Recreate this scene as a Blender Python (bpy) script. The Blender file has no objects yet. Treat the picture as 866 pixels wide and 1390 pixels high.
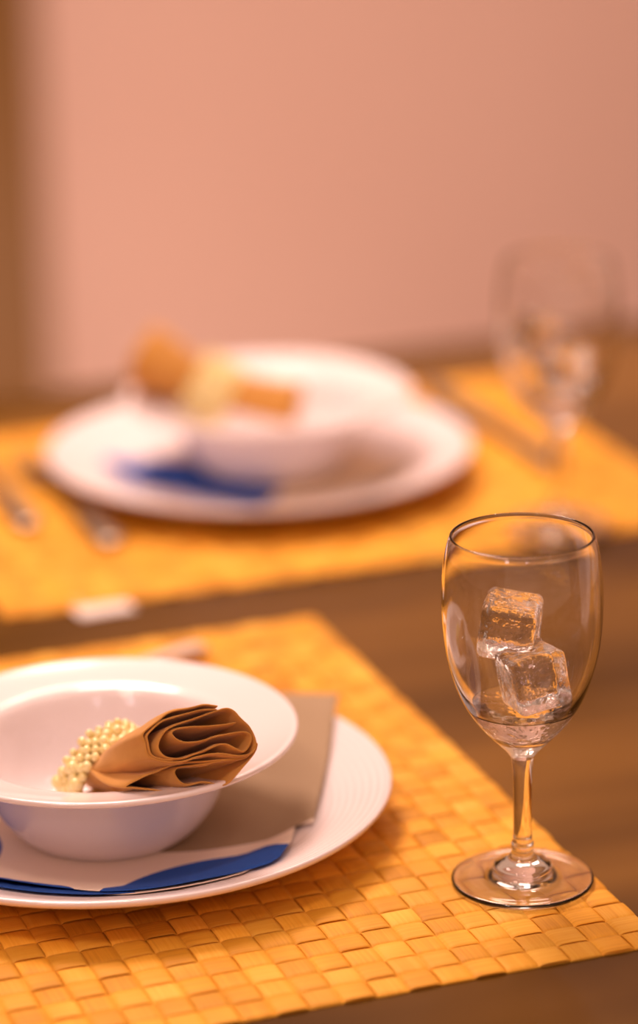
import bpy, bmesh, math, random
from mathutils import Vector, Matrix, noise
random.seed(7)
S = bpy.context.scene
COL = S.collection
TZ = 0.74                                  # height of the table top above the floor
PI = math.pi

# ------------------------------------------------------------------ camera
cd = bpy.data.cameras.new('camera')
cam = bpy.data.objects.new('camera', cd)
COL.objects.link(cam)
S.camera = cam
r = Vector((0.9997835, -0.0063032, -0.0198296))
u = Vector((0.0208073, 0.3028673, 0.9528056))
w = Vector((0.0, 0.9530119, -0.3029329))
M = Matrix.Identity(4)
for i in range(3):
    M[i][0], M[i][1], M[i][2] = r[i], u[i], -w[i]
M[2][3] = 0.60632 + TZ
cam.matrix_world = M
cd.sensor_fit = 'HORIZONTAL'
cd.sensor_width = 36
cd.lens = 4413.7 / 866 * 36
cd.shift_y = -45 / 866
cd.clip_start = 0.05
cd.dof.use_dof = True
cd.dof.focus_distance = 1.392
cd.dof.aperture_fstop = 4.0
cd.dof.aperture_blades = 0

# ------------------------------------------------------------------ world, lamps, exposure
W = bpy.data.worlds.new('world')
S.world = W
W.use_nodes = True
W.node_tree.nodes['Background'].inputs[0].default_value = (1.0, 0.55, 0.37, 1)
W.node_tree.nodes['Background'].inputs[1].default_value = 0.56
vs = S.view_settings
vs.view_transform = 'Standard'
vs.look = 'None'
vs.gamma = 1
vs.use_curve_mapping = False
vs.exposure = 0.05

def area(name, loc, target, size, power, color, shape='DISK'):
    l = bpy.data.lights.new(name, 'AREA')
    l.shape = shape
    l.size = size
    l.energy = power
    l.color = color
    o = bpy.data.objects.new(name, l)
    COL.objects.link(o)
    o.location = Vector(loc) + Vector((0, 0, TZ))
    o.rotation_euler = (Vector(target) - Vector(loc)).to_track_quat('-Z', 'Y').to_euler()
    return o

def bulb(name, loc, radius, power, color):
    l = bpy.data.lights.new(name, 'POINT')
    l.energy = power
    l.color = color
    l.shadow_soft_size = radius
    o = bpy.data.objects.new(name, l)
    COL.objects.link(o)
    o.location = Vector(loc) + Vector((0, 0, TZ))
    return o

WARM = (1.0, 0.69, 0.54)
area('pendant_light', (-0.30, 2.15, 1.40), (-0.05, 1.55, 0), 0.5, 23.5, (1.0, 0.72, 0.61))
area('added_wall_wash', (0.15, 2.9, 1.75), (0.05, 4.3, -0.6), 0.7, 22.0, WARM)  # added wash to brighten the back wall, stands for no known fixture
bulb('added_uplight_bulb', (-0.10, 3.45, -0.60), 0.08, 10.0, WARM)  # added low bulb, hidden by the table, lifts the lower part of the wall
area('added_front_fill', (-0.45, 0.70, 1.30), (-0.05, 1.4, 0), 0.22, 5.0, (1.0, 0.72, 0.58))  # added fill from the camera side for the napkin and bowl fronts
area('window_light', (-0.9, -0.5, 1.25), (0.08, 1.3, 0.1), 0.22, 1.6, (0.95, 0.82, 0.90), 'SQUARE')
area('window_light', (0.25, -0.8, 1.35), (0.08, 1.3, 0.1), 0.20, 1.4, (0.95, 0.82, 0.90), 'SQUARE')
bulb('added_glint_bulb', (-0.55, 1.15, 1.5), 0.03, 4.0, (1.0, 0.78, 0.68))  # small bulbs added for bright dots on glaze and glass
bulb('added_glint_bulb', (0.75, 1.0, 1.45), 0.035, 3.5, (1.0, 0.80, 0.72))
bulb('added_glint_bulb', (0.25, 2.75, 1.25), 0.035, 3.0, (1.0, 0.78, 0.66))
for sx, sy in ((-0.35, 0.75), (0.35, 0.55), (-0.9, 1.9), (0.95, 1.8)):
    bulb('added_glint_bulb', (sx, sy, 1.55), 0.016, 1.5, (1.0, 0.82, 0.76))  # more added bulbs, tiny so that glass and pearls sparkle

# ------------------------------------------------------------------ table frame: U along the table, V across it towards us
TH = 0.3440
U = Vector((math.cos(TH), math.sin(TH), 0))
V = Vector((math.sin(TH), -math.cos(TH), 0))
A = Vector((-0.0046, 1.6575, 0))           # far right corner of the near mat
def uv(a, b, z=0.0):
    return A + U * a + V * b + Vector((0, 0, z))
P1 = Vector((-0.0999, 1.3806, 0)); P2 = Vector((-0.0361, 1.9067, 0))
B1 = Vector((-0.1000, 1.3700, 0)); B2 = Vector((-0.0300, 1.9130, 0))
G1 = Vector((0.0859, 1.3102, 0));  G2 = Vector((0.1385, 1.7960, 0))

# ------------------------------------------------------------------ helpers
def tag(o, label=None, cat=None, group=None, kind=None):
    if label: o['label'] = label
    if cat: o['category'] = cat
    if group: o['group'] = group
    if kind: o['kind'] = kind
    return o

def empty(name, loc, rz=0.0):
    o = bpy.data.objects.new(name, None)
    o.empty_display_size = 0.03
    COL.objects.link(o)
    o.location = Vector(loc) + Vector((0, 0, TZ))
    o.rotation_euler = (0, 0, rz)
    return o

def obj(name, bm, mat, parent=None, smooth=True, loc=None, rz=0.0):
    me = bpy.data.meshes.new(name)
    bm.to_mesh(me)
    bm.free()
    for m in (mat if isinstance(mat, (list, tuple)) else [mat]):
        me.materials.append(m)
    if smooth:
        me.shade_smooth()
    o = bpy.data.objects.new(name, me)
    COL.objects.link(o)
    if parent is not None:
        o.parent = parent
        if loc is not None:
            o.location = loc
            o.rotation_euler = (0, 0, rz)
    elif loc is not None:
        o.location = Vector(loc) + Vector((0, 0, TZ))
        o.rotation_euler = (0, 0, rz)
    return o

def copy_tree(o, parent=None):
    c = o.copy()
    COL.objects.link(c)
    c.parent = parent
    for ch in list(o.children):
        copy_tree(ch, c)
    return c

def catmull(pts, n, closed=False):
    out = []
    N = len(pts)
    rng = range(N if closed else N - 1)
    for i in rng:
        if closed:
            a, b, c, d = pts[(i-1) % N], pts[i], pts[(i+1) % N], pts[(i+2) % N]
        else:
            a, b, c, d = pts[max(i-1, 0)], pts[i], pts[i+1], pts[min(i+2, N-1)]
        for k in range(n):
            t = k / n
            out.append(tuple(0.5 * ((2*b[j]) + (-a[j]+c[j])*t + (2*a[j]-5*b[j]+4*c[j]-d[j])*t*t
                                    + (-a[j]+3*b[j]-3*c[j]+d[j])*t**3) for j in range(len(b))))
    if not closed:
        out.append(tuple(pts[-1]))
    return out

def lathe(prof, segs=96, bm=None):
    """profile listed from the underside axis outwards, up, and back in over the top"""
    bm = bm or bmesh.new()
    rings = []
    for (rr, z) in prof:
        if rr < 1e-6:
            rings.append([bm.verts.new((0, 0, z))])
        else:
            rings.append([bm.verts.new((rr*math.cos(2*PI*j/segs), rr*math.sin(2*PI*j/segs), z)) for j in range(segs)])
    for a, b in zip(rings, rings[1:]):
        for j in range(segs):
            k = (j + 1) % segs
            if len(a) == 1:
                bm.faces.new((a[0], b[k], b[j]))
            elif len(b) == 1:
                bm.faces.new((a[j], a[k], b[0]))
            else:
                bm.faces.new((a[j], a[k], b[k], b[j]))
    return bm

def box(bm, lo, hi):
    vs_ = [bm.verts.new((x, y, z)) for x in (lo[0], hi[0]) for y in (lo[1], hi[1]) for z in (lo[2], hi[2])]
    for f in ((0,1,3,2), (4,6,7,5), (0,4,5,1), (2,3,7,6), (0,2,6,4), (1,5,7,3)):
        bm.faces.new([vs_[i] for i in f])

def bevel_all(bm, w_, seg=3):
    bmesh.ops.recalc_face_normals(bm, faces=bm.faces)
    bmesh.ops.bevel(bm, geom=list(bm.edges), offset=w_, segments=seg, affect='EDGES', profile=0.5)

# ------------------------------------------------------------------ materials
def mat(name, base, rough=0.5, spec=0.5, **kw):
    m = bpy.data.materials.new(name)
    m.use_nodes = True
    b = m.node_tree.nodes['Principled BSDF']
    b.inputs['Base Color'].default_value = (*base, 1)
    b.inputs['Roughness'].default_value = rough
    b.inputs['Specular IOR Level'].default_value = spec
    for k, v in kw.items():
        b.inputs[k].default_value = v
    return m

def nd(m, t, **kw):
    n = m.node_tree.nodes.new(t)
    for k, v in kw.items():
        setattr(n, k, v)
    return n

def lk(m, a, b):
    m.node_tree.links.new(a, b)

def add_noise_color(m, c1, c2, scale=8.0, detail=4.0, stretch=(1, 1, 1), lo=0.3, hi=0.7, bump=0.0, bdist=0.001, rnd=False):
    b = m.node_tree.nodes['Principled BSDF']
    tc = nd(m, 'ShaderNodeTexCoord')
    mp = nd(m, 'ShaderNodeMapping')
    mp.inputs['Scale'].default_value = stretch
    lk(m, tc.outputs['Object'], mp.inputs[0])
    if rnd:
        oi = nd(m, 'ShaderNodeObjectInfo')
        mu = nd(m, 'ShaderNodeMath', operation='MULTIPLY')
        mu.inputs[1].default_value = 37.0
        lk(m, oi.outputs['Random'], mu.inputs[0])
        lk(m, mu.outputs[0], mp.inputs['Location'])
    n = nd(m, 'ShaderNodeTexNoise')
    n.inputs['Scale'].default_value = scale
    n.inputs['Detail'].default_value = detail
    lk(m, mp.outputs[0], n.inputs['Vector'])
    cr = nd(m, 'ShaderNodeValToRGB')
    cr.color_ramp.elements[0].position = lo
    cr.color_ramp.elements[1].position = hi
    cr.color_ramp.elements[0].color = (*c1, 1)
    cr.color_ramp.elements[1].color = (*c2, 1)
    lk(m, n.outputs[0], cr.inputs[0])
    lk(m, cr.outputs[0], b.inputs['Base Color'])
    if bump:
        bp = nd(m, 'ShaderNodeBump')
        bp.inputs['Strength'].default_value = bump
        bp.inputs['Distance'].default_value = bdist
        lk(m, n.outputs[0], bp.inputs['Height'])
        lk(m, bp.outputs[0], b.inputs['Normal'])
    return n, cr, mp

m_wall = mat('wall_paint', (0.78, 0.56, 0.47), 0.9, 0.2)
add_noise_color(m_wall, (0.77, 0.54, 0.475), (0.81, 0.58, 0.515), 1.5, bump=0.05)
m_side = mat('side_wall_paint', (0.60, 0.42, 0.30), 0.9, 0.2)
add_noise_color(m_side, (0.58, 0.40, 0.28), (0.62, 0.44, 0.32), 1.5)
m_floor = mat('floor_wood', (0.20, 0.10, 0.05), 0.45)
add_noise_color(m_floor, (0.16, 0.075, 0.035), (0.26, 0.13, 0.06), 2.0, stretch=(1, 8, 1))
m_column = mat('column_wood', (0.30, 0.13, 0.035), 0.55)
add_noise_color(m_column, (0.17, 0.080, 0.015), (0.25, 0.118, 0.025), 3.0, stretch=(6, 6, 0.6), bump=0.1)
m_table = mat('table_lacquer', (0.22, 0.10, 0.04), 0.25, 0.12)
add_noise_color(m_table, (0.050, 0.020, 0.0015), (0.24, 0.108, 0.018), 2.6, detail=3, stretch=(0.5, 2.2, 1), lo=0.35, hi=0.68)
m_leg = mat('table_leg_wood', (0.16, 0.08, 0.04), 0.4)
m_white = mat('white_glaze', (0.88, 0.79, 0.81), 0.16, 0.5)
m_white.node_tree.nodes['Principled BSDF'].inputs['Coat Weight'].default_value = 0.6
m_white.node_tree.nodes['Principled BSDF'].inputs['Coat Roughness'].default_value = 0.06
m_steel = mat('steel_lit', (0.72, 0.66, 0.62), 0.40, 0.5, Metallic=1.0)  # lit copy of the cutlery steel, its highlight put into the colour
add_noise_color(m_steel, (0.84, 0.78, 0.76), (0.92, 0.86, 0.84), 40.0)
m_paper = mat('white_paper', (0.82, 0.74, 0.72), 0.85, 0.2)
m_pearl = mat('pearl_cream', (0.93, 0.80, 0.42), 0.16, 0.6)
m_pearl.node_tree.nodes['Principled BSDF'].inputs['Coat Weight'].default_value = 0.8
m_pearl.node_tree.nodes['Principled BSDF'].inputs['Coat Roughness'].default_value = 0.05
m_pearl.node_tree.nodes['Principled BSDF'].inputs['Subsurface Weight'].default_value = 0.0
add_noise_color(m_pearl, (0.88, 0.68, 0.24), (0.96, 0.86, 0.48), 300.0)
m_band = mat('gold_elastic', (0.65, 0.42, 0.10), 0.5)
m_cloth = mat('brown_cloth', (0.42, 0.20, 0.07), 0.82, 0.15)
m_cloth.node_tree.nodes['Principled BSDF'].inputs['Sheen Weight'].default_value = 0.25
n_, cr_, _ = add_noise_color(m_cloth, (0.53, 0.245, 0.050), (0.64, 0.31, 0.072), 60.0, detail=6, bump=0.25, bdist=0.0006)

def glassy(name, ior, color=(1, 1, 1), rough=0.0):
    m = bpy.data.materials.new(name)
    m.use_nodes = True
    b = m.node_tree.nodes['Principled BSDF']
    b.inputs['Base Color'].default_value = (*color, 1)
    b.inputs['Transmission Weight'].default_value = 1.0
    b.inputs['Roughness'].default_value = rough
    b.inputs['IOR'].default_value = ior
    return m
m_glass = glassy('clear_glass', 1.5, (0.99, 0.985, 0.98))
m_ice = glassy('clear_ice', 1.36, (0.985, 0.98, 0.99), 0.02)
nz = nd(m_ice, 'ShaderNodeTexNoise'); nz.inputs['Scale'].default_value = 260; nz.inputs['Detail'].default_value = 2
tcx = nd(m_ice, 'ShaderNodeTexCoord'); lk(m_ice, tcx.outputs['Object'], nz.inputs['Vector'])
bpx = nd(m_ice, 'ShaderNodeBump'); bpx.inputs['Strength'].default_value = 0.9; bpx.inputs['Distance'].default_value = 0.001
lk(m_ice, nz.outputs[0], bpx.inputs['Height'])
lk(m_ice, bpx.outputs[0], m_ice.node_tree.nodes['Principled BSDF'].inputs['Normal'])
m_water = glassy('melt_water', 1.33)
nz = nd(m_water, 'ShaderNodeTexNoise'); nz.inputs['Scale'].default_value = 170; nz.inputs['Detail'].default_value = 1
tcx = nd(m_water, 'ShaderNodeTexCoord'); lk(m_water, tcx.outputs['Object'], nz.inputs['Vector'])
bpx = nd(m_water, 'ShaderNodeBump'); bpx.inputs['Strength'].default_value = 0.6; bpx.inputs['Distance'].default_value = 0.002
lk(m_water, nz.outputs[0], bpx.inputs['Height'])
lk(m_water, bpx.outputs[0], m_water.node_tree.nodes['Principled BSDF'].inputs['Normal'])

# woven palm strip: tone varies along each strip, fine grain lengthwise, each crossing slightly different
m_strip = mat('palm_strip', (0.75, 0.42, 0.10), 0.6, 0.25)
def build_strip_material(m):
    b = m.node_tree.nodes['Principled BSDF']
    tc = nd(m, 'ShaderNodeTexCoord')
    oi = nd(m, 'ShaderNodeObjectInfo')
    mu = nd(m, 'ShaderNodeMath', operation='MULTIPLY'); mu.inputs[1].default_value = 53.0
    lk(m, oi.outputs['Random'], mu.inputs[0])
    def noise_at(scale, stretch, detail=3.0):
        mp = nd(m, 'ShaderNodeMapping')
        mp.inputs['Scale'].default_value = stretch
        lk(m, tc.outputs['Object'], mp.inputs[0]); lk(m, mu.outputs[0], mp.inputs['Location'])
        n = nd(m, 'ShaderNodeTexNoise')
        n.inputs['Scale'].default_value = scale; n.inputs['Detail'].default_value = detail
        lk(m, mp.outputs[0], n.inputs['Vector'])
        return n
    big = noise_at(26.0, (1.0, 0.2, 0.2), 1.5)
    fine = noise_at(120.0, (0.16, 9.0, 1.0), 4.0)
    mix = nd(m, 'ShaderNodeMix', data_type='FLOAT'); mix.inputs[0].default_value = 0.36
    lk(m, big.outputs[0], mix.inputs[2]); lk(m, fine.outputs[0], mix.inputs[3])
    cr = nd(m, 'ShaderNodeValToRGB')
    e = cr.color_ramp.elements
    e[0].position = 0.30; e[0].color = (0.54, 0.215, 0.012, 1)
    e[1].position = 0.72; e[1].color = (0.90, 0.50, 0.075, 1)
    x = e.new(0.50); x.color = (0.78, 0.36, 0.030, 1)
    lk(m, mix.outputs[0], cr.inputs[0])
    # whole-strip tint
    hs = nd(m, 'ShaderNodeHueSaturation')
    mr = nd(m, 'ShaderNodeMapRange'); mr.inputs[3].default_value = 0.84; mr.inputs[4].default_value = 1.13
    lk(m, oi.outputs['Random'], mr.inputs[0]); lk(m, mr.outputs[0], hs.inputs['Value'])
    lk(m, cr.outputs[0], hs.inputs['Color'])
    lk(m, hs.outputs[0], b.inputs['Base Color'])
    bp = nd(m, 'ShaderNodeBump'); bp.inputs['Strength'].default_value = 0.3; bp.inputs['Distance'].default_value = 0.0003
    lk(m, fine.outputs[0], bp.inputs['Height']); lk(m, bp.outputs[0], b.inputs['Normal'])
build_strip_material(m_strip)

def print_material(name, circles, ground):
    """flat print: circles = [(x, y, radius, colour)] in the napkin's own coordinates, later ones on top"""
    m = mat(name, ground, 0.8, 0.2)
    b = m.node_tree.nodes['Principled BSDF']
    tc = nd(m, 'ShaderNodeTexCoord')
    base = nd(m, 'ShaderNodeRGB'); base.outputs[0].default_value = (*ground, 1)
    prev = base.outputs[0]
    for (x, y, rad, c) in circles:
        ds = nd(m, 'ShaderNodeVectorMath', operation='DISTANCE')
        ml = nd(m, 'ShaderNodeVectorMath', operation='MULTIPLY'); ml.inputs[1].default_value = (1, 1, 0)
        lk(m, tc.outputs['Object'], ml.inputs[0]); lk(m, ml.outputs[0], ds.inputs[0])
        ds.inputs[1].default_value = (x, y, 0)
        lt = nd(m, 'ShaderNodeMath', operation='LESS_THAN'); lt.inputs[1].default_value = rad
        lk(m, ds.outputs['Value'], lt.inputs[0])
        mx = nd(m, 'ShaderNodeMix', data_type='RGBA')
        lk(m, lt.outputs[0], mx.inputs[0]); lk(m, prev, mx.inputs[6]); mx.inputs[7].default_value = (*c, 1)
        prev = mx.outputs[2]
    lk(m, prev, b.inputs['Base Color'])
    n = nd(m, 'ShaderNodeTexNoise'); n.inputs['Scale'].default_value = 900
    lk(m, tc.outputs['Object'], n.inputs['Vector'])
    bp = nd(m, 'ShaderNodeBump'); bp.inputs['Strength'].default_value = 0.2; bp.inputs['Distance'].default_value = 0.0003
    lk(m, n.outputs[0], bp.inputs['Height']); lk(m, bp.outputs[0], b.inputs['Normal'])
    return m
BLUE = (0.025, 0.095, 0.43); TAUPE = (0.38, 0.265, 0.165); CREAM = (0.90, 0.74, 0.62)
m_print1 = print_material('napkin_print', [(0.055, -0.045, 0.102, TAUPE), (0.02, 0.129, 0.0625, BLUE),
                                           (-0.100, 0.107, 0.062, BLUE), (-0.102, 0.002, 0.049, BLUE)], CREAM)
m_print2 = print_material('napkin_print_far', [(-0.052, -0.036, 0.064, BLUE)], (0.80, 0.62, 0.42))
m_under = mat('blue_ply', BLUE, 0.8, 0.2)
m_underc = mat('cream_ply', (0.85, 0.66, 0.56), 0.8, 0.2)

# ------------------------------------------------------------------ room
def slab(name, lo, hi, m, kind='structure'):
    bm = bmesh.new()
    box(bm, lo, hi)
    bmesh.ops.recalc_face_normals(bm, faces=bm.faces)
    o = obj(name, bm, m, None, smooth=False, loc=A, rz=TH)
    tag(o, kind=kind)
    return o
slab('floor', (-3.2, -3.2, -TZ - 0.05), (3.2, 2.75, -TZ), m_floor)
slab('wall_back', (-3.2, 2.55, -TZ), (3.2, 2.65, 1.96), m_wall)
slab('wall_left', (-3.3, -3.2, -TZ), (-3.2, 2.65, 1.96), m_side)
slab('wall_right', (3.2, -3.2, -TZ), (3.3, 2.65, 1.96), m_side)
slab('baseboard_back', (-3.2, 2.53, -TZ), (3.2, 2.55, -TZ + 0.09), m_floor)
# brown wooden pilaster in front of the wall at the left
slab('trim_1', (-1.05, 2.43, -TZ), (0.507, 2.55, 1.96), m_column)

# ------------------------------------------------------------------ table
tb = empty('dining_table', A - Vector((0, 0, TZ)), TH)
tag(tb, 'glossy dark brown dining table carrying both woven mats and place settings', 'table')
bm = bmesh.new()
box(bm, (-1.15, -0.50, TZ - 0.032), (0.55, 0.50, TZ))
bevel_all(bm, 0.004)
obj('tabletop', bm, m_table, tb, smooth=False)
for sx in (-1.07, 0.47):
    for sy in (-0.42, 0.42):
        bm = bmesh.new()
        box(bm, (sx-0.03, sy-0.03, 0), (sx+0.03, sy+0.03, TZ-0.032))
        bevel_all(bm, 0.003)
        obj('leg', bm, m_leg, tb, smooth=False)

# ------------------------------------------------------------------ woven mats: one object per strip
CELL = 0.01450
def strip_mesh(ncell, phase, seed):
    rnd = random.Random(seed)
    bm = bmesh.new()
    hw = CELL * 0.493
    cross = [(-1.0, -0.00040), (-0.95, -0.00008), (-0.5, 0.00012), (0.5, 0.00012), (0.95, -0.00008), (1.0, -0.00040)]
    rows = []
    wob = [rnd.uniform(-0.00022, 0.00022) for _ in range(ncell + 2)]
    tilt = [rnd.uniform(-0.00016, 0.00016) for _ in range(ncell + 2)]
    OVER = ((0.0, 0.0), (0.035, 0.40), (0.10, 0.80), (0.22, 0.97), (0.5, 1.0), (0.78, 0.97), (0.90, 0.80), (0.965, 0.40))
    UNDER = ((0.0, 0.0), (0.12, 0.0), (0.5, 0.0), (0.88, 0.0))
    path = []
    for k in range(ncell):
        path += [(k + a, h, k) for a, h in (OVER if (k + phase) % 2 == 0 else UNDER)]
    path.append((ncell, 0.0, ncell - 1))
    for (sp, h, k) in path:
        z = 0.00068 + 0.00107 * h
        c = 2 * h - 1
        wb = wob[k] * (1 - abs(2*(sp-k)-1)**2)
        row = []
        for (a, dz) in cross:
            row.append(bm.verts.new((sp * CELL, a * hw + wb * 0.3, z + dz + tilt[k] * a * (0.5 + 0.5*c))))
        rows.append(row)
    for a, b in zip(rows, rows[1:]):
        for j in range(len(cross) - 1):
            bm.faces.new((a[j], b[j], b[j+1], a[j+1]))
    # under-side so that the strip has a thickness
    low = [[bm.verts.new((v.co.x, v.co.y, v.co.z - 0.00015)) for v in (row[0], row[-1])] for row in rows]
    for q in range(len(rows) - 1):
        bm.faces.new((low[q][1], low[q+1][1], low[q+1][0], low[q][0]))
        bm.faces.new((rows[q][0], low[q][0], low[q+1][0], rows[q+1][0]))
        bm.faces.new((rows[q][-1], rows[q+1][-1], low[q+1][1], low[q][1]))
    bmesh.ops.recalc_face_normals(bm, faces=bm.faces)
    me = bpy.data.meshes.new('strip')
    bm.to_mesh(me); bm.free()
    me.materials.append(m_strip)
    me.shade_smooth()
    return me
MESH = {}
for n in (30, 23):
    for ph in (0, 1):
        for k in range(3):
            MESH[(n, ph, k)] = strip_mesh(n, ph, n*10 + ph*3 + k)
def mat_thing(name, corner, nu, nv, label):
    """corner: the corner from which the mat runs along +U and +V"""
    e = empty(name, corner, TH)
    tag(e, label, 'placemat')
    for i in range(nv):                        # strips along U
        o = bpy.data.objects.new('strip', MESH[(nu, i % 2, random.randrange(3))])
        COL.objects.link(o); o.parent = e
        o.location = (random.uniform(-0.0006, 0.0006), -(i + 0.5) * CELL, 0)
    for i in range(nu):                        # strips along V (local -y)
        o = bpy.data.objects.new('strip', MESH[(nv, (i + 1) % 2, random.randrange(3))])
        COL.objects.link(o); o.parent = e
        o.location = ((i + 0.5) * CELL, random.uniform(-0.0006, 0.0006), 0)
        o.rotation_euler = (0, 0, -PI/2)
    return e
mat_thing('placemat', uv(-23*CELL, 0), 23, 30, 'yellow woven palm placemat in sharp focus under the wine glass in the foreground')
mat_thing('placemat', uv(-0.155, -0.065 - 23*CELL), 30, 23, 'yellow woven palm placemat across the table, blurred, farther from the camera')
MZ = 0.0021                                    # top of the weave

# ------------------------------------------------------------------ plates and bowls
def plate_top(rr):
    if rr < 0.078: return 0.0032
    if rr < 0.098:
        t = (rr - 0.078) / 0.020
        return 0.0032 + 0.00648 * t * t * (3 - 2*t)
    return 0.00968 + (rr - 0.098) * (0.0215 - 0.00968) / 0.031
def plate_bm():
    prof = [(0, 0.0012), (0.064, 0.0012), (0.0665, 0.0010), (0.0675, 0.0), (0.0715, 0.0), (0.073, 0.0012), (0.085, 0.0025),
            (0.098, 0.0062), (0.115, 0.0128), (0.1265, 0.0172), (0.1296, 0.0186), (0.1304, 0.0200), (0.1304, 0.0212), (0.1296, 0.0218)]
    rr = 0.1285
    while rr > 0.0765:
        z = plate_top(rr)
        if rr > 0.100:
            z += 0.00022 * math.cos((rr - 0.100) / 0.0036 * 2 * PI)
        prof.append((rr, z)); rr -= 0.0006 if rr > 0.100 else 0.002
    prof += [(0.07, 0.0032), (0.04, 0.0032), (0, 0.0032)]
    return lathe(prof, 160)
def bowl_bm():
    out = [(0.0, 0.0030), (0.028, 0.0030), (0.0315, 0.0018), (0.0350, 0.0), (0.0385, 0.0), (0.0415, 0.0022), (0.0460, 0.0070), (0.0510, 0.0150),
           (0.0548, 0.0250), (0.0578, 0.0335), (0.0605, 0.0388), (0.0660, 0.0415), (0.0760, 0.0436), (0.0850, 0.0456), (0.0876, 0.0466),
           (0.0883, 0.0478), (0.0878, 0.0489), (0.0862, 0.0491), (0.0820, 0.0480), (0.0740, 0.0462), (0.0655, 0.0446), (0.0612, 0.0425),
           (0.0582, 0.0375), (0.0545, 0.0285), (0.0490, 0.0180), (0.0400, 0.0090), (0.0280, 0.0052), (0.0140, 0.0045), (0.0, 0.0045)]
    return lathe(catmull(out, 3), 144)
p1 = obj('dinner_plate', plate_bm(), m_white, None, loc=P1 + Vector((0, 0, MZ)))
tag(p1, 'large white dinner plate with ridged rim, in focus at the lower left', 'plate')
b1 = obj('bowl', bowl_bm(), m_white, None, loc=B1 + Vector((0, 0, MZ + 0.0041)))
tag(b1, 'white wide-rimmed bowl in the foreground on the napkin with grey-brown corner', 'bowl')
p2 = copy_tree(p1); p2.location = P2 + Vector((0, 0, MZ + TZ))
tag(p2, 'large white dinner plate, blurred, across the table behind the wine glass', 'plate')
b2 = copy_tree(b1); b2.location = B2 + Vector((0, 0, MZ + 0.0041 + TZ))
tag(b2, 'white wide-rimmed bowl, blurred, on the plate across the table', 'bowl')

# ------------------------------------------------------------------ printed paper napkins between plate and bowl
def sheet(poly, zoff, thick, m, name, parent, ripple=0.0, seed=0, only=None):
    bm = bmesh.new()
    pts = catmull(poly, 1, True)
    f = bm.faces.new([bm.verts.new((x, y, 0)) for x, y in pts])
    step = 0.006
    for ax in (0, 1):
        k = -0.18
        while k < 0.18:
            no = Vector((1, 0, 0)) if ax == 0 else Vector((0, 1, 0))
            bmesh.ops.bisect_plane(bm, geom=bm.verts[:] + bm.edges[:] + bm.faces[:], plane_co=no * k, plane_no=no, dist=1e-6)
            k += step
    for v in bm.verts:
        rr = v.co.to_2d().length
        z = plate_top(min(rr, 0.128))
        z += 0.0007 if rr < 0.05 else 0.0007 + 0.0020 * min(1, (rr-0.05)/0.04)
        z += ripple * noise.noise(Vector((v.co.x*22, v.co.y*22, seed))) * min(1, max(0, (rr-0.06)/0.03))
        v.co.z = z + zoff
    bmesh.ops.recalc_face_normals(bm, faces=bm.faces)
    o = obj(name, bm, m, parent)
    sd = o.modifiers.new('thick', 'SOLIDIFY'); sd.thickness = thick; sd.offset = 0
    return o
nap1 = empty('paper_napkin', P1 + Vector((0, 0, MZ)), TH)
tag(nap1, 'printed paper napkin in blue, cream and grey-brown under the foreground bowl', 'napkin')
# local x = U, local y = -V
poly1 = [(0.134, 0.056), (0.110, 0.004), (0.086, -0.044), (0.079, -0.058), (0.072, -0.054), (0.0628, -0.0752), (0.050, -0.096),
         (0.044, -0.1007), (0.024, -0.1035), (0.0018, -0.1045), (-0.014, -0.101), (-0.0296, -0.0955), (-0.0506, -0.0800), (-0.0700, -0.062),
         (-0.105, -0.030), (-0.062, 0.048), (-0.024, 0.112), (0.055, 0.092)]
def flip(m_circ):
    return [(x, -y, rad, c) for (x, y, rad, c) in m_circ]
m_print1 = print_material('napkin_print', flip([(0.055, -0.045, 0.102, TAUPE), (0.02, 0.129, 0.0625, BLUE),
                                           (-0.100, 0.107, 0.062, BLUE), (-0.102, 0.002, 0.049, BLUE)]), CREAM)
sheet(poly1, 0.0, 0.0003, m_print1, 'ply', nap1, 0.0030, 3)
poly1b = [(0.040, -0.095), (0.030, -0.1050), (0.0, -0.1085), (-0.020, -0.104), (-0.030, -0.094), (0.0, -0.080)]
o = sheet(poly1b, -0.0012, 0.0003, m_underc, 'ply', nap1, 0.0015, 5); o['label'] = 'cream lower layer'
poly1c = [(-0.018, -0.101), (-0.034, -0.0975), (-0.056, -0.0835), (-0.078, -0.064), (-0.110, -0.034), (-0.09, -0.02), (-0.03, -0.07)]
o = sheet(poly1c, -0.0012, 0.0003, m_under, 'ply', nap1, 0.0015, 6); o['label'] = 'blue lower layer'
nap2 = empty('paper_napkin', P2 + Vector((0, 0, MZ)), 0.0)
tag(nap2, 'printed paper napkin with a blue corner, blurred, under the bowl across the table', 'napkin')
poly2 = [(-0.098, 0.004), (-0.062, -0.030), (-0.030, -0.052), (0.0, -0.072), (0.045, -0.050), (0.094, -0.016), (0.070, 0.03), (0.03, 0.092), (-0.04, 0.046)]
sheet(poly2, 0.0, 0.0003, m_print2, 'ply', nap2, 0.0025, 9)

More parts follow.
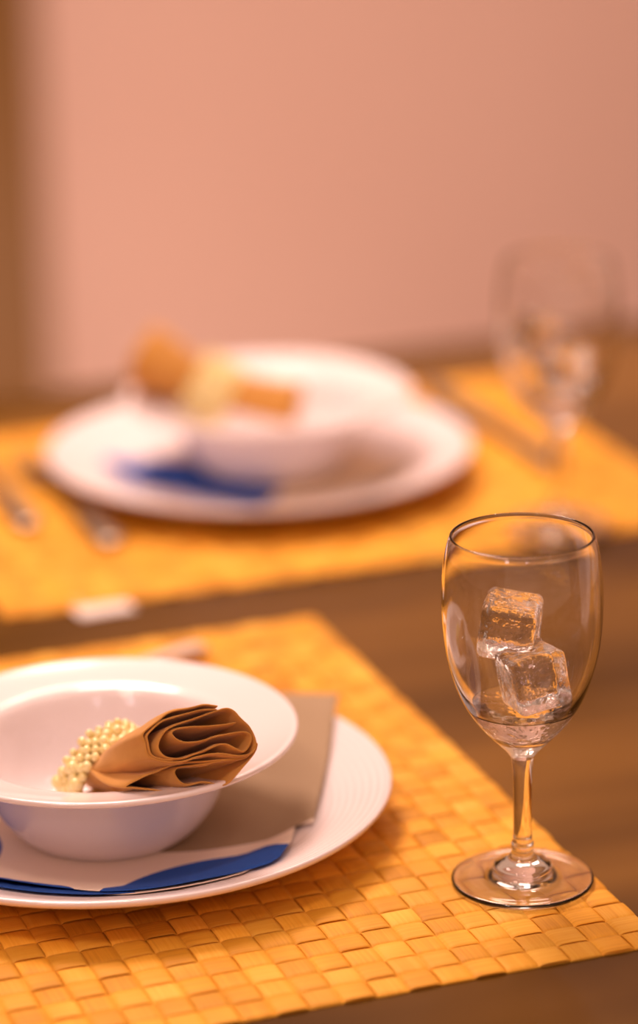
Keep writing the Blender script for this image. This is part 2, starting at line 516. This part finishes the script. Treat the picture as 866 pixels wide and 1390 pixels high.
# ------------------------------------------------------------------ rolled brown cloth napkins and their pearl rings
K_ = 0.318 / 4.33                              # mm per unit of the end-face sketch
def sk(pts):
    return [((x - 467) * K_ * 0.001, -(y - 312) * K_ * 0.001) for x, y in pts]
SPIRAL = sk([(700, 178), (600, 196), (450, 206), (350, 218), (318, 245), (350, 282), (430, 300), (560, 268), (680, 240), (755, 238), (788, 275),
             (745, 350), (690, 330), (630, 306), (560, 325), (480, 355), (390, 388), (290, 385), (240, 335), (250, 275), (300, 215), (430, 165),
             (560, 120), (630, 96), (680, 112), (722, 155), (768, 200), (806, 268), (812, 325), (775, 364), (700, 376), (620, 362), (500, 372), (400, 405),
             (310, 412), (230, 400), (178, 370), (160, 300), (152, 240), (240, 170), (300, 125), (400, 100), (500, 78), (590, 84)])
INNER = sk([(585, 105), (480, 108), (400, 130), (330, 152), (262, 172), (178, 248), (178, 300), (198, 368), (255, 396), (330, 398)])
FLAP = sk([(590, 556), (500, 536), (395, 552), (335, 498), (352, 452), (480, 430), (620, 408), (760, 385), (816, 300), (808, 350), (740, 440), (670, 520), (620, 556),
           (480, 592), (360, 604), (250, 590), (120, 575), (40, 568), (120, 520), (230, 470), (330, 435), (430, 415), (600, 405), (740, 385)])

def loft(curve, frame, Rc, n, f1, tail, sub, s0=0.0, width=(0.62, 0.92), lean=0.0, gather=True):
    """sheet that starts at the open end (the sketch), is gathered in the ring and runs on into the tail"""
    O, R, Uu, T = frame
    f2 = f1.cross(n)
    pts = catmull(curve, sub)
    st = []
    NS = 14
    C0 = Vector((0, 0, 0))
    for i in range(NS + 1):
        st.append(('a', i / NS))
    NT = 10
    for i in range(1, NT + 1):
        st.append(('b', i / NT))
    bm = bmesh.new()
    grid = []
    for kind, s in st if gather else st[:NS + 1]:
        row = []
        for qi, (x, y) in enumerate(pts):
            E = Vector((x, y, lean * y))
            Rp = Rc + f1 * (y * width[1]) + f2 * (x * width[0])
            if kind == 'a':
                e = s
                # hold the end section near the mouth, then draw in towards the ring
                k = e * e * (3 - 2*e) * 0.55 + e * 0.45
                mid = E.lerp(Rp, k)
                puff = 1 + 0.10 * math.sin(PI * e)
                mid = Vector((mid.x, mid.y, mid.z))
                mid += Vector((x, y, 0)) * (puff - 1)
                if 0.05 < e < 0.95:
                    mid += Vector((noise.noise(Vector((x*160, y*160, e*2.0))), noise.noise(Vector((x*160, y*160, e*2.0 + 9))), 0)) * 0.0011
                p = mid
            else:
                c = Rc * ((1-s)**2) + tail[0] * (2*s*(1-s)) + tail[1] * (s*s)
                d = ((tail[0] - Rc) * (2*(1-s)) + (tail[1] - tail[0]) * (2*s)).normalized()
                g1 = (f1 - d * f1.dot(d)).normalized()
                g2 = (f2 - d * f2.dot(d) - g1 * f2.dot(g1)).normalized()
                sc = 1.0 + 0.25 * s
                p = c + g1 * (y * width[1] * sc) + g2 * (x * width[0] * sc)
            wd = O + R * p.x + Uu * p.y + T * p.z
            row.append(bm.verts.new(wd))
        grid.append(row)
    for a, b in zip(grid, grid[1:]):
        for j in range(len(a) - 1):
            bm.faces.new((a[j], a[j+1], b[j+1], b[j]))
    return bm

def cloth_roll(base, frame, Rc, n, f1, tail, label, width=(0.62, 0.92), lean=0.0, flap_shift=(0, 0, 0), flap_width=(0.6, 0.7)):
    e = empty('cloth_napkin', base)
    tag(e, label, 'napkin')
    O, R, Uu, T = frame
    fr = (O - base, R, Uu, T)
    for nm, cv in (('roll', SPIRAL), ('inner_fold', INNER), ('flap', FLAP)):
        fl = nm == 'flap'
        o = obj(nm, loft(cv, fr, Rc + Vector(flap_shift) if fl else Rc, n, f1, tail, 4, width=flap_width if fl else width,
                         lean=0.3 if fl else lean, gather=(nm == 'roll')), m_cloth, e)
        sd = o.modifiers.new('thick', 'SOLIDIFY'); sd.thickness = 0.0009; sd.offset = 0
        ss = o.modifiers.new('smooth', 'SUBSURF'); ss.levels = 1; ss.render_levels = 1
    return e

PEARL = {}
for rad in (18, 20, 22, 27, 35):
    bm = bmesh.new()
    bmesh.ops.create_uvsphere(bm, u_segments=16, v_segments=10, radius=rad * 1e-4)
    me = bpy.data.meshes.new('pearl'); bm.to_mesh(me); bm.free(); me.materials.append(m_pearl); me.shade_smooth()
    PEARL[rad] = me
def pearl_ring(frame, Rc, n, f1, a1, a2, label, rows=5, per=25, seed=1):
    O, R, Uu, T = frame
    rnd = random.Random(seed)
    f2 = f1.cross(n)
    def wp(p): return O + R * p.x + Uu * p.y + T * p.z
    base = wp(Rc)
    e = empty('napkin_ring', base)
    tag(e, label, 'napkin ring')
    bm = bmesh.new()
    N = 48
    g = []
    for j in range(N):
        t = 2*PI*j/N
        ring = []
        for (da, dn) in ((-0.0012, 0.001), (-0.0012, -0.0135), (-0.0004, -0.0135), (-0.0004, 0.001)):
            p = Rc + f1 * ((a1+da-0.0016) * math.sin(t)) + f2 * ((a2+da-0.0016) * math.cos(t)) + n * dn
            ring.append(bm.verts.new(wp(p) - base))
        g.append(ring)
    for j in range(N):
        a, b = g[j], g[(j+1) % N]
        for k in range(4):
            bm.faces.new((a[k], b[k], b[(k+1) % 4], a[(k+1) % 4]))
    bmesh.ops.recalc_face_normals(bm, faces=bm.faces)
    obj('band', bm, m_band, e)
    for q in range(rows):
        for j in range(per):
            t = 2*PI*(j + 0.5*(q % 2) + rnd.uniform(-0.12, 0.12)) / per
            big = rnd.random()
            rad = 35 if big > 0.965 else (27 if big > 0.78 else rnd.choice((18, 20, 22, 22)))
            up = rnd.uniform(-0.0006, 0.0012) + (rad - 18) * 0.5e-4
            off = -q * 0.0031 + rnd.uniform(-0.0006, 0.0006)
            p = Rc + f1 * ((a1+up) * math.sin(t)) + f2 * ((a2+up) * math.cos(t)) + n * off
            o = bpy.data.objects.new('pearl', PEARL[rad])
            COL.objects.link(o); o.parent = e
            o.location = wp(p) - base
            o.rotation_euler = (rnd.uniform(0, 3), rnd.uniform(0, 3), 0)
    return e

# foreground roll: open end rests on the bowl's front rim and faces the camera side
R1 = r.copy(); U1 = u.copy(); T1 = -w
O1 = Vector((-0.0546, 1.3016, 0.0735))
fr1 = (O1, R1, U1, T1)
Rc1 = Vector((-0.0400, -0.0185, -0.046))
n1 = Vector((0.55, -0.48, 0.68)).normalized()
f11 = Vector((0.657, 0.754, 0)); f11 = (f11 - n1 * f11.dot(n1)).normalized()
cloth_roll(O1 - Vector((0, 0, 0.02)), fr1, Rc1, n1, f11, (Rc1 + Vector((-0.004, 0.0, -0.010)), Rc1 + Vector((-0.002, -0.004, -0.022))),
           'rolled brown cloth napkin whose spiral folded end rests on the foreground bowl rim',
           flap_shift=(0.004, 0.006, 0), flap_width=(0.45, 0.45))
pearl_ring(fr1, Rc1 + f11 * 0.0005, n1, f11, 0.0205, 0.0165, 'cream pearl bead napkin ring around the foreground brown napkin', seed=4)

# roll across the table: its open end points up and to the left over the bowl's rim
T2 = Vector((-0.86, 0.18, 0.46)).normalized()
R2 = Vector((0.2, 0.98, 0.0)); R2 = (R2 - T2 * R2.dot(T2)).normalized()
U2 = T2.cross(R2)
if U2.z < 0: U2 = -U2; R2 = -R2
O2 = Vector((-0.1080, 1.9220, 0.0800))
fr2 = (O2, R2, U2, T2)
Rc2 = Vector((0, 0, -0.040)); n2 = Vector((0, 0, 1)); f12 = Vector((0, 1, 0))
def to_local(fr, d): return Vector((d.dot(fr[1]), d.dot(fr[2]), d.dot(fr[3])))
ta = Rc2 + to_local(fr2, Vector((0.028, -0.004, -0.012))); tb2 = Rc2 + to_local(fr2, Vector((0.062, -0.008, -0.016)))
cloth_roll(O2 - Vector((0, 0, 0.02)), fr2, Rc2, n2, f12, (ta, tb2),
           'rolled brown cloth napkin, blurred, leaning on the left rim of the bowl across the table', width=(0.68, 0.75))
pearl_ring(fr2, Rc2, n2, f12, 0.0180, 0.0190, 'cream pearl bead napkin ring, blurred, around the brown napkin across the table', rows=8, per=25, seed=8)

# ------------------------------------------------------------------ wine glasses, melt water, ice
def wine_glass(base, label):
    e = empty('wine_glass', base)
    tag(e, label, 'glass')
    foot = [(0.0, 0.0016), (0.010, 0.0014), (0.022, 0.0008), (0.0288, 0.0), (0.0303, 0.0001), (0.0312, 0.0008), (0.03135, 0.0016), (0.0308, 0.0025),
            (0.0292, 0.0028), (0.0240, 0.0030), (0.0180, 0.0036), (0.0148, 0.0046), (0.0132, 0.0060), (0.0128, 0.0074), (0.0120, 0.0088), (0.0098, 0.0100),
            (0.0070, 0.0116), (0.0054, 0.0136), (0.0047, 0.0156), (0.0050, 0.0172), (0.0050, 0.0184), (0.0044, 0.0200), (0.0041, 0.0230)]
    stem = [(0.0041, 0.0230), (0.0040, 0.0290), (0.00395, 0.0380), (0.0041, 0.0470), (0.0044, 0.0545), (0.0050, 0.0590)]
    bowl = [(0.0050, 0.0590), (0.0068, 0.0618), (0.0100, 0.0652), (0.0145, 0.0698), (0.0198, 0.0760), (0.0252, 0.0843), (0.0294, 0.0942), (0.0325, 0.1060), (0.0342, 0.1180),
            (0.0348, 0.1300), (0.0345, 0.1415), (0.0334, 0.1510), (0.0320, 0.1575), (0.0312, 0.1598), (0.0309, 0.1606), (0.0303, 0.1609), (0.0298, 0.1604), (0.0300, 0.1594),
            (0.0309, 0.1570), (0.0323, 0.1508), (0.0334, 0.1415), (0.0337, 0.1300), (0.0331, 0.1180), (0.0313, 0.1060), (0.0281, 0.0948), (0.0238, 0.0858),
            (0.0184, 0.0782), (0.0120, 0.0728), (0.0060, 0.0702), (0.0, 0.0694)]
    for nm, pr, nn in (('foot', foot, 4), ('stem', stem, 4), ('bowl', bowl, 5)):
        obj(nm, lathe(catmull(pr, nn), 128), m_glass, e)
    return e
def water(base, label):
    pr = [(0.0, 0.0692), (0.0062, 0.0700), (0.0122, 0.0726), (0.0186, 0.0780), (0.0215, 0.0817), (0.0228, 0.0836),
          (0.0220, 0.0832), (0.0200, 0.0829), (0.0120, 0.0828), (0.0, 0.0828)]
    o = obj('melt_water', lathe(catmull(pr, 3), 96), m_water, None, loc=base)
    return tag(o, label, 'water')
def ice_mesh(seed, size=0.0248):
    bm = bmesh.new()
    box(bm, (-0.5, -0.5, -0.5), (0.5, 0.5, 0.5))
    bmesh.ops.recalc_face_normals(bm, faces=bm.faces)
    bmesh.ops.bevel(bm, geom=list(bm.edges), offset=0.13, segments=4, affect='EDGES', profile=0.5)
    bmesh.ops.subdivide_edges(bm, edges=[e_ for e_ in bm.edges if e_.calc_length() > 0.4], cuts=9, use_grid_fill=True)
    for v in bm.verts:
        d = v.co.normalized()
        mx = max(abs(v.co.x), abs(v.co.y), abs(v.co.z))
        inner = sorted((abs(v.co.x), abs(v.co.y), abs(v.co.z)))[1]
        n = noise.noise(v.co * 5.0 + Vector((seed, 0, 0)))
        v.co *= size
        if mx > 0.49 and inner < 0.34:
            v.co -= d * (0.00045 + 0.0008 * n)      # sunken, dimpled faces
        v.co += d * 0.0003 * noise.noise(v.co * 150 + Vector((0, seed, 0)))
    return bm
def ice(base, off, rot, seed, label):
    o = obj('ice_cube', ice_mesh(seed), m_ice, None, loc=base + Vector(off))
    o.rotation_euler = rot
    return tag(o, label, 'ice cube')
Gz = Vector((0, 0, MZ + 0.0001))
wine_glass(G1 + Gz, 'clear stemmed wine glass holding two ice cubes, sharp, on the corner of the near placemat')
water(G1 + Gz, 'shallow clear water at the bottom of the sharp foreground wine glass')
ice(G1 + Gz, (-0.0045, 0.0120, 0.1155), (0.10, 0.13, -0.22), 1.0, 'upper clear ice cube, the left one in the foreground wine glass')
ice(G1 + Gz, (0.0040, -0.0085, 0.0990), (-0.12, -0.14, 0.34), 5.0, 'lower clear ice cube, the right one in the foreground wine glass')
wine_glass(G2 + Gz, 'blurred clear wine glass on the far placemat, beyond the rim of the foreground glass')
water(G2 + Gz, 'shallow clear water at the bottom of the blurred far wine glass')
ice(G2 + Gz, (-0.0090, 0.0080, 0.1120), (0.2, 0.3, 0.6), 2.0, 'higher clear ice cube in the blurred far wine glass')
ice(G2 + Gz, (0.0040, -0.0080, 0.0985), (-0.1, -0.15, 1.0), 8.0, 'lower clear ice cube in the blurred far wine glass')

# ------------------------------------------------------------------ cutlery
m_steel_shaded = mat('steel_shaded', (0.34, 0.27, 0.22), 0.38, 0.5, Metallic=1.0)  # same steel for the far cutlery, shade on the handles put into the colour
add_noise_color(m_steel_shaded, (0.30, 0.24, 0.19), (0.38, 0.31, 0.26), 40.0)
def bar(stations):
    """stations = [(x, half width, thickness, z, y offset)] -> closed rounded bar along +x"""
    bm = bmesh.new()
    rows = []
    for (x, hw, t, z, yo) in catmull(stations, 4):
        rows.append([bm.verts.new((x, yo + hw*math.cos(a), z + t*0.5*math.sin(a))) for a in [2*PI*k/12 for k in range(12)]])
    for a, b in zip(rows, rows[1:]):
        for j in range(12):
            bm.faces.new((a[j], b[j], b[(j+1) % 12], a[(j+1) % 12]))
    bm.faces.new(rows[0]); bm.faces.new(rows[-1][::-1])
    bmesh.ops.recalc_face_normals(bm, faces=bm.faces)
    return bm
def handle(parent, m_steel, L=0.115, w1=0.0085):
    return obj('handle', bar([(0, 0.003, 0.002, 0.0032, 0), (0.003, w1*0.8, 0.0035, 0.0036, 0), (0.010, w1, 0.0042, 0.0042, 0), (0.035, w1*0.75, 0.0040, 0.0062, 0),
                       (L*0.7, 0.0036, 0.0036, 0.0090, 0), (L, 0.0030, 0.0034, 0.0085, 0)]), m_steel, parent)
def knife(loc, rz, label, m_steel=m_steel_shaded):
    e = empty('table_knife', loc, rz); tag(e, label, 'knife')
    obj('handle', bar([(0, 0.004, 0.003, 0.003, 0), (0.004, 0.0075, 0.0055, 0.0035, 0), (0.05, 0.0070, 0.0060, 0.0036, 0), (0.098, 0.0055, 0.0050, 0.0034, 0)]), m_steel, e)
    obj('blade', bar([(0.096, 0.0055, 0.0030, 0.0034, 0), (0.11, 0.0085, 0.0016, 0.0034, 0.001), (0.16, 0.0098, 0.0014, 0.0032, 0.001), (0.195, 0.0080, 0.0012, 0.003, 0.0),
                      (0.210, 0.0030, 0.0009, 0.003, -0.003), (0.213, 0.0006, 0.0006, 0.003, -0.004)]), m_steel, e)
    return e
def fork(loc, rz, label, m_steel=m_steel_shaded):
    e = empty('table_fork', loc, rz); tag(e, label, 'fork')
    handle(e, m_steel)
    obj('head', bar([(0.113, 0.0030, 0.0034, 0.0085, 0), (0.125, 0.0060, 0.0024, 0.0065, 0), (0.135, 0.0112, 0.0018, 0.0040, 0), (0.146, 0.0118, 0.0016, 0.0028, 0)]), m_steel, e)
    for k in range(4):
        y = (k - 1.5) * 0.0066
        obj('tine', bar([(0.143, 0.0019, 0.0016, 0.0028, y), (0.160, 0.0016, 0.0015, 0.0024, y), (0.178, 0.0013, 0.0012, 0.0042, y*0.97), (0.189, 0.0006, 0.0008, 0.0070, y*0.95)]), m_steel, e)
    return e
Mz = Vector((0, 0, MZ + 0.0004))
aU = TH; aV = TH - PI/2                        # headings along U and along V (towards us)
nf = fork(Vector((-0.0625, 1.600, 0)) + Mz, math.atan2(-0.80, -0.60), 'shiny steel fork behind the foreground bowl, only its handle end showing', m_steel)
nf.scale = (0.78, 0.85, 1.3)
fork(uv(-0.068, -0.150) + Mz, aV + PI + 0.02, 'blurred steel fork lying left of the far plate, nearest to that plate')
fork(uv(-0.104, -0.200) + Mz, aV + PI, 'blurred steel fork at the left edge of the far placemat')
knife(uv(0.226, -0.180) + Mz, aV + PI + 0.02, 'blurred steel table knife lying right of the far plate')

# white paper slip sticking out from under the far mat's front edge
bm = bmesh.new()
box(bm, (-0.006, -0.009, 0.0001), (0.026, 0.022, 0.0004))
box(bm, (-0.005, -0.008, 0.0006), (0.025, 0.020, 0.0009))
bmesh.ops.recalc_face_normals(bm, faces=bm.faces)
o = obj('paper_slip', bm, m_paper, None, smooth=False, loc=uv(-0.111, -0.0590), rz=TH + 0.05)
tag(o, 'small white folded paper slip peeking out under the far placemat near edge', 'paper')

# repeats carry their group
GROUPS = {'placemat': 'woven palm placemats on the table', 'plate': 'white dinner plates of the two settings', 'bowl': 'white bowls on the dinner plates',
          'glass': 'stemmed wine glasses on the mats', 'ice cube': 'ice cubes in the wine glasses', 'fork': 'steel forks of the two settings',
          'napkin ring': 'pearl bead napkin rings', 'water': 'melt water in the wine glasses'}
for o in list(COL.objects):
    if o.parent is None and o.get('category') in GROUPS:
        o['group'] = GROUPS[o['category']]
    elif o.parent is None and o.get('category') == 'napkin':
        o['group'] = 'rolled cloth napkins' if o.name.startswith('cloth') else 'printed paper napkins under the bowls'
